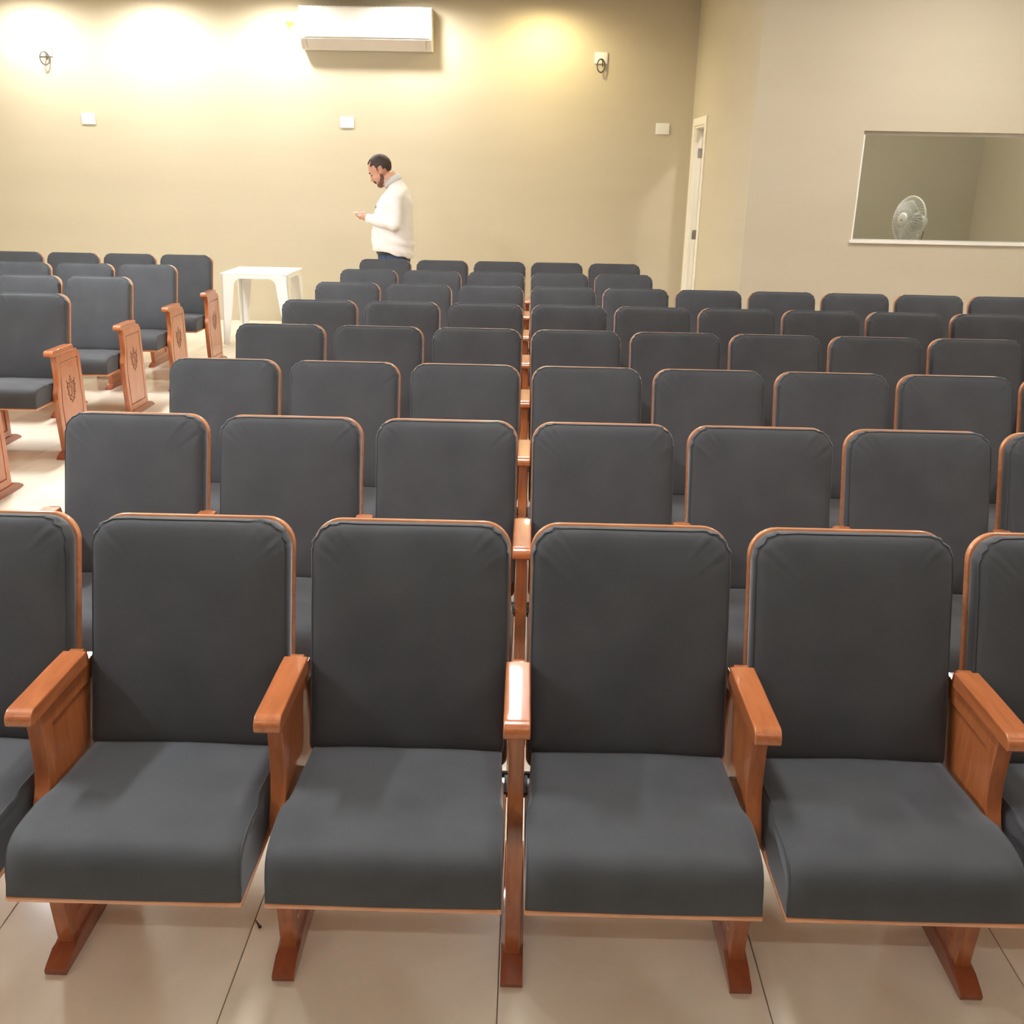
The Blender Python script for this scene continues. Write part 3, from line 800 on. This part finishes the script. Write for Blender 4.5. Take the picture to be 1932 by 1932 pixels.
# shirt
bm = NB()
loft(bm, [(-.004, 0, .955, .196, .205, .9), (-.003, 0, 1.0, .204, .212, .9), (-.004, 0, 1.08, .203, .212, .9), (-.006, 0, 1.16, .203, .208, .9), (-.002, 0, 1.25, .196, .208, .92), (.012, 0, 1.35, .183, .222, .95),
          (.022, 0, 1.42, .172, .230), (.036, 0, 1.49, .142, .215), (.050, 0, 1.545, .108, .165), (.045, 0, 1.575, .095, .125)], 40)
tube(bm, [(.055, 0, 1.52), (.030, 0, 1.582), (.002, 0, 1.640)], [.105, .088, .078], 28)
for s in (-1, 1):
    if s < 0: sh, elb, cf = Vector((.055, -.195, 1.49)), Vector((.048, -.250, 1.245)), Vector((-.225, -.122, 1.285))
    else: sh, elb, cf = Vector((.055, .195, 1.49)), Vector((.04, .26, 1.24)), Vector((-.21, .098, 1.277))
    ell(bm, tuple(sh), (.080, .065, .070))
    tube(bm, [sh, sh.lerp(elb, .4), sh.lerp(elb, .75), elb], [.074, .069, .064, .058], 18)
    ell(bm, tuple(elb), (.060, .056, .058))
    tube(bm, [elb, elb.lerp(cf, .25), elb.lerp(cf, .55), elb.lerp(cf, .80), elb.lerp(cf, .86), cf], [.058, .060, .054, .046, .041, .040], 18)
sm_ = remesh(bm, .0075, 3, .5)
from mathutils import noise as MN
for v in sm_.vertices:
    c_ = v.co; n_ = v.normal
    a = .010 if c_.z < 1.26 else .005
    f1 = MN.noise(Vector((c_.x*5, c_.y*4, c_.z*16 + c_.x*14)))         # folds that drop to the back
    f2 = MN.noise(Vector((c_.x*14+5, c_.y*14, c_.z*6)))
    d = a*f1 + .004*f2
    if c_.z < 1.14 and c_.x > .0: d += .011*math.sin((c_.z + .35*c_.x)*75)*max(0, min(1, (1.14-c_.z)*8))*min(1, c_.x/.13)
    # underside of the forearm and inside of the elbow gather
    if c_.z < .985: d -= 0
    v.co = c_ + n_*d
shirt = bpy.data.objects.new('shirt', sm_); sm_.materials.append(SHIRT); link(shirt, man)
# hem curve: longer at the back
for v in sm_.vertices:
    if v.co.z < 1.02 and abs(v.co.y) < .3:
        k = (1.02-v.co.z)/.065
        v.co.z += k*(.030*math.sin((v.co.x+.02)*9) * (-1) + .018*math.exp(-((v.co.x+.03)/.08)**2))
# collar: two standing wings with pointed fronts
bm = NB()
MC = Matrix.Translation((.004, 0, 1.632)) @ Matrix.Rotation(R(-31), 4, 'Y')
N_ = 32; A = []
for i in range(N_+1):
    a = R(16 + 328*i/N_); fr = max(0, math.cos(a))
    def cp(r, z): return MC @ Vector((-r*math.cos(a), r*math.sin(a), z))
    A.append((cp(.076, -.005), cp(.077, .030), cp(.082, .034), cp(.094, .004-.004*fr), cp(.098, -.016-.020*fr**3)))
V = [[bm.verts.new(p) for p in r_] for r_ in A]
for P_, Q_ in zip(V, V[1:]):
    for j in range(4): bm.faces.new((P_[j], P_[j+1], Q_[j+1], Q_[j]))
ret = bmesh.ops.solidify(bm, geom=list(bm.faces), thickness=.004)
obj('collar', bm, SHIRT, man, True)
bm = NB()
for s, cf, e in ((-1, Vector((-.225, -.122, 1.285)), Vector((.048, -.250, 1.245))), (1, Vector((-.21, .098, 1.277)), Vector((.04, .26, 1.24)))):
    d = (cf-e).normalized(); tube(bm, [cf-d*.05, cf-d*.048, cf+d*.004, cf+d*.006], [.043, .0455, .0455, .040], 22)
obj('cuffs', bm, SHIRT, man, True)
bm = NB(); ell(bm, (-.152, -.075, 1.385), (.006, .010, .020)); obj('chest_clip', bm, BELT, man, True)
bm = NB()
for z in (1.05, 1.15, 1.25, 1.35, 1.45): ell(bm, (-.208 + max(0, (z-1.25))*.30, 0, z), (.004, .006, .006), None, 8, 6)
obj('buttons', bm, WHITE2, man, True)
# jeans, belt, shoes
bm = NB()
loft(bm, [(.008, 0, .80, .140, .185), (.004, 0, .90, .158, .190), (.0, 0, 1.0, .165, .185)], 30)
for s in (-1, 1):
    loft(bm, [(-.01-.02*s, s*.106, .05, .078, .068), (-.005-.02*s, s*.105, .12, .068, .062), (.005-.02*s, s*.104, .32, .074, .068), (-.004-.01*s, s*.10, .50, .080, .074), (.0, s*.096, .70, .098, .090), (.008, s*.09, .88, .125, .102)], 20)
jm = remesh(bm, .012, 2, .5); jo = bpy.data.objects.new('jeans', jm); jm.materials.append(JEAN); link(jo, man)
bm = NB(); loft(bm, [(0, 0, .955, .170, .190), (0, 0, .99, .170, .190)], 30); obj('belt', bm, BELT, man, True)
for s in (-1, 1):
    bm = NB(); loft(bm, [(-.06-.02*s, s*.11, 0, .140, .047), (-.06-.02*s, s*.11, .025, .142, .050), (-.045-.02*s, s*.108, .06, .118, .046), (-.005-.02*s, s*.106, .10, .062, .045)], 24)
    obj('shoe', bm, SHOE, man, True)
# phone: its own thing, lying in the left hand
PH = mat('phone_case', (.75, .42, .38), .35); noise_col(PH, (.72, .40, .36), (.80, .48, .43), (1, 1, 1), 8., 2.)
PS = emis('phone_screen', (.85, .9, 1), .8)
ph = thing('mobile_phone', 'slim pinkish mobile phone held flat in the hands of the man', 'phone', (PX-.318, PY-.045, 1.336))
ph.rotation_euler = (0, R(-4), 0)
bm = NB(); box(bm, -.062, .045, -.036, .036, -.004, .004, .0035, 3); auto(obj('case', bm, PH, ph))
bm = NB(); box(bm, -.058, .041, -.033, .033, .0040, .0046); obj('screen', bm, PS, ph)
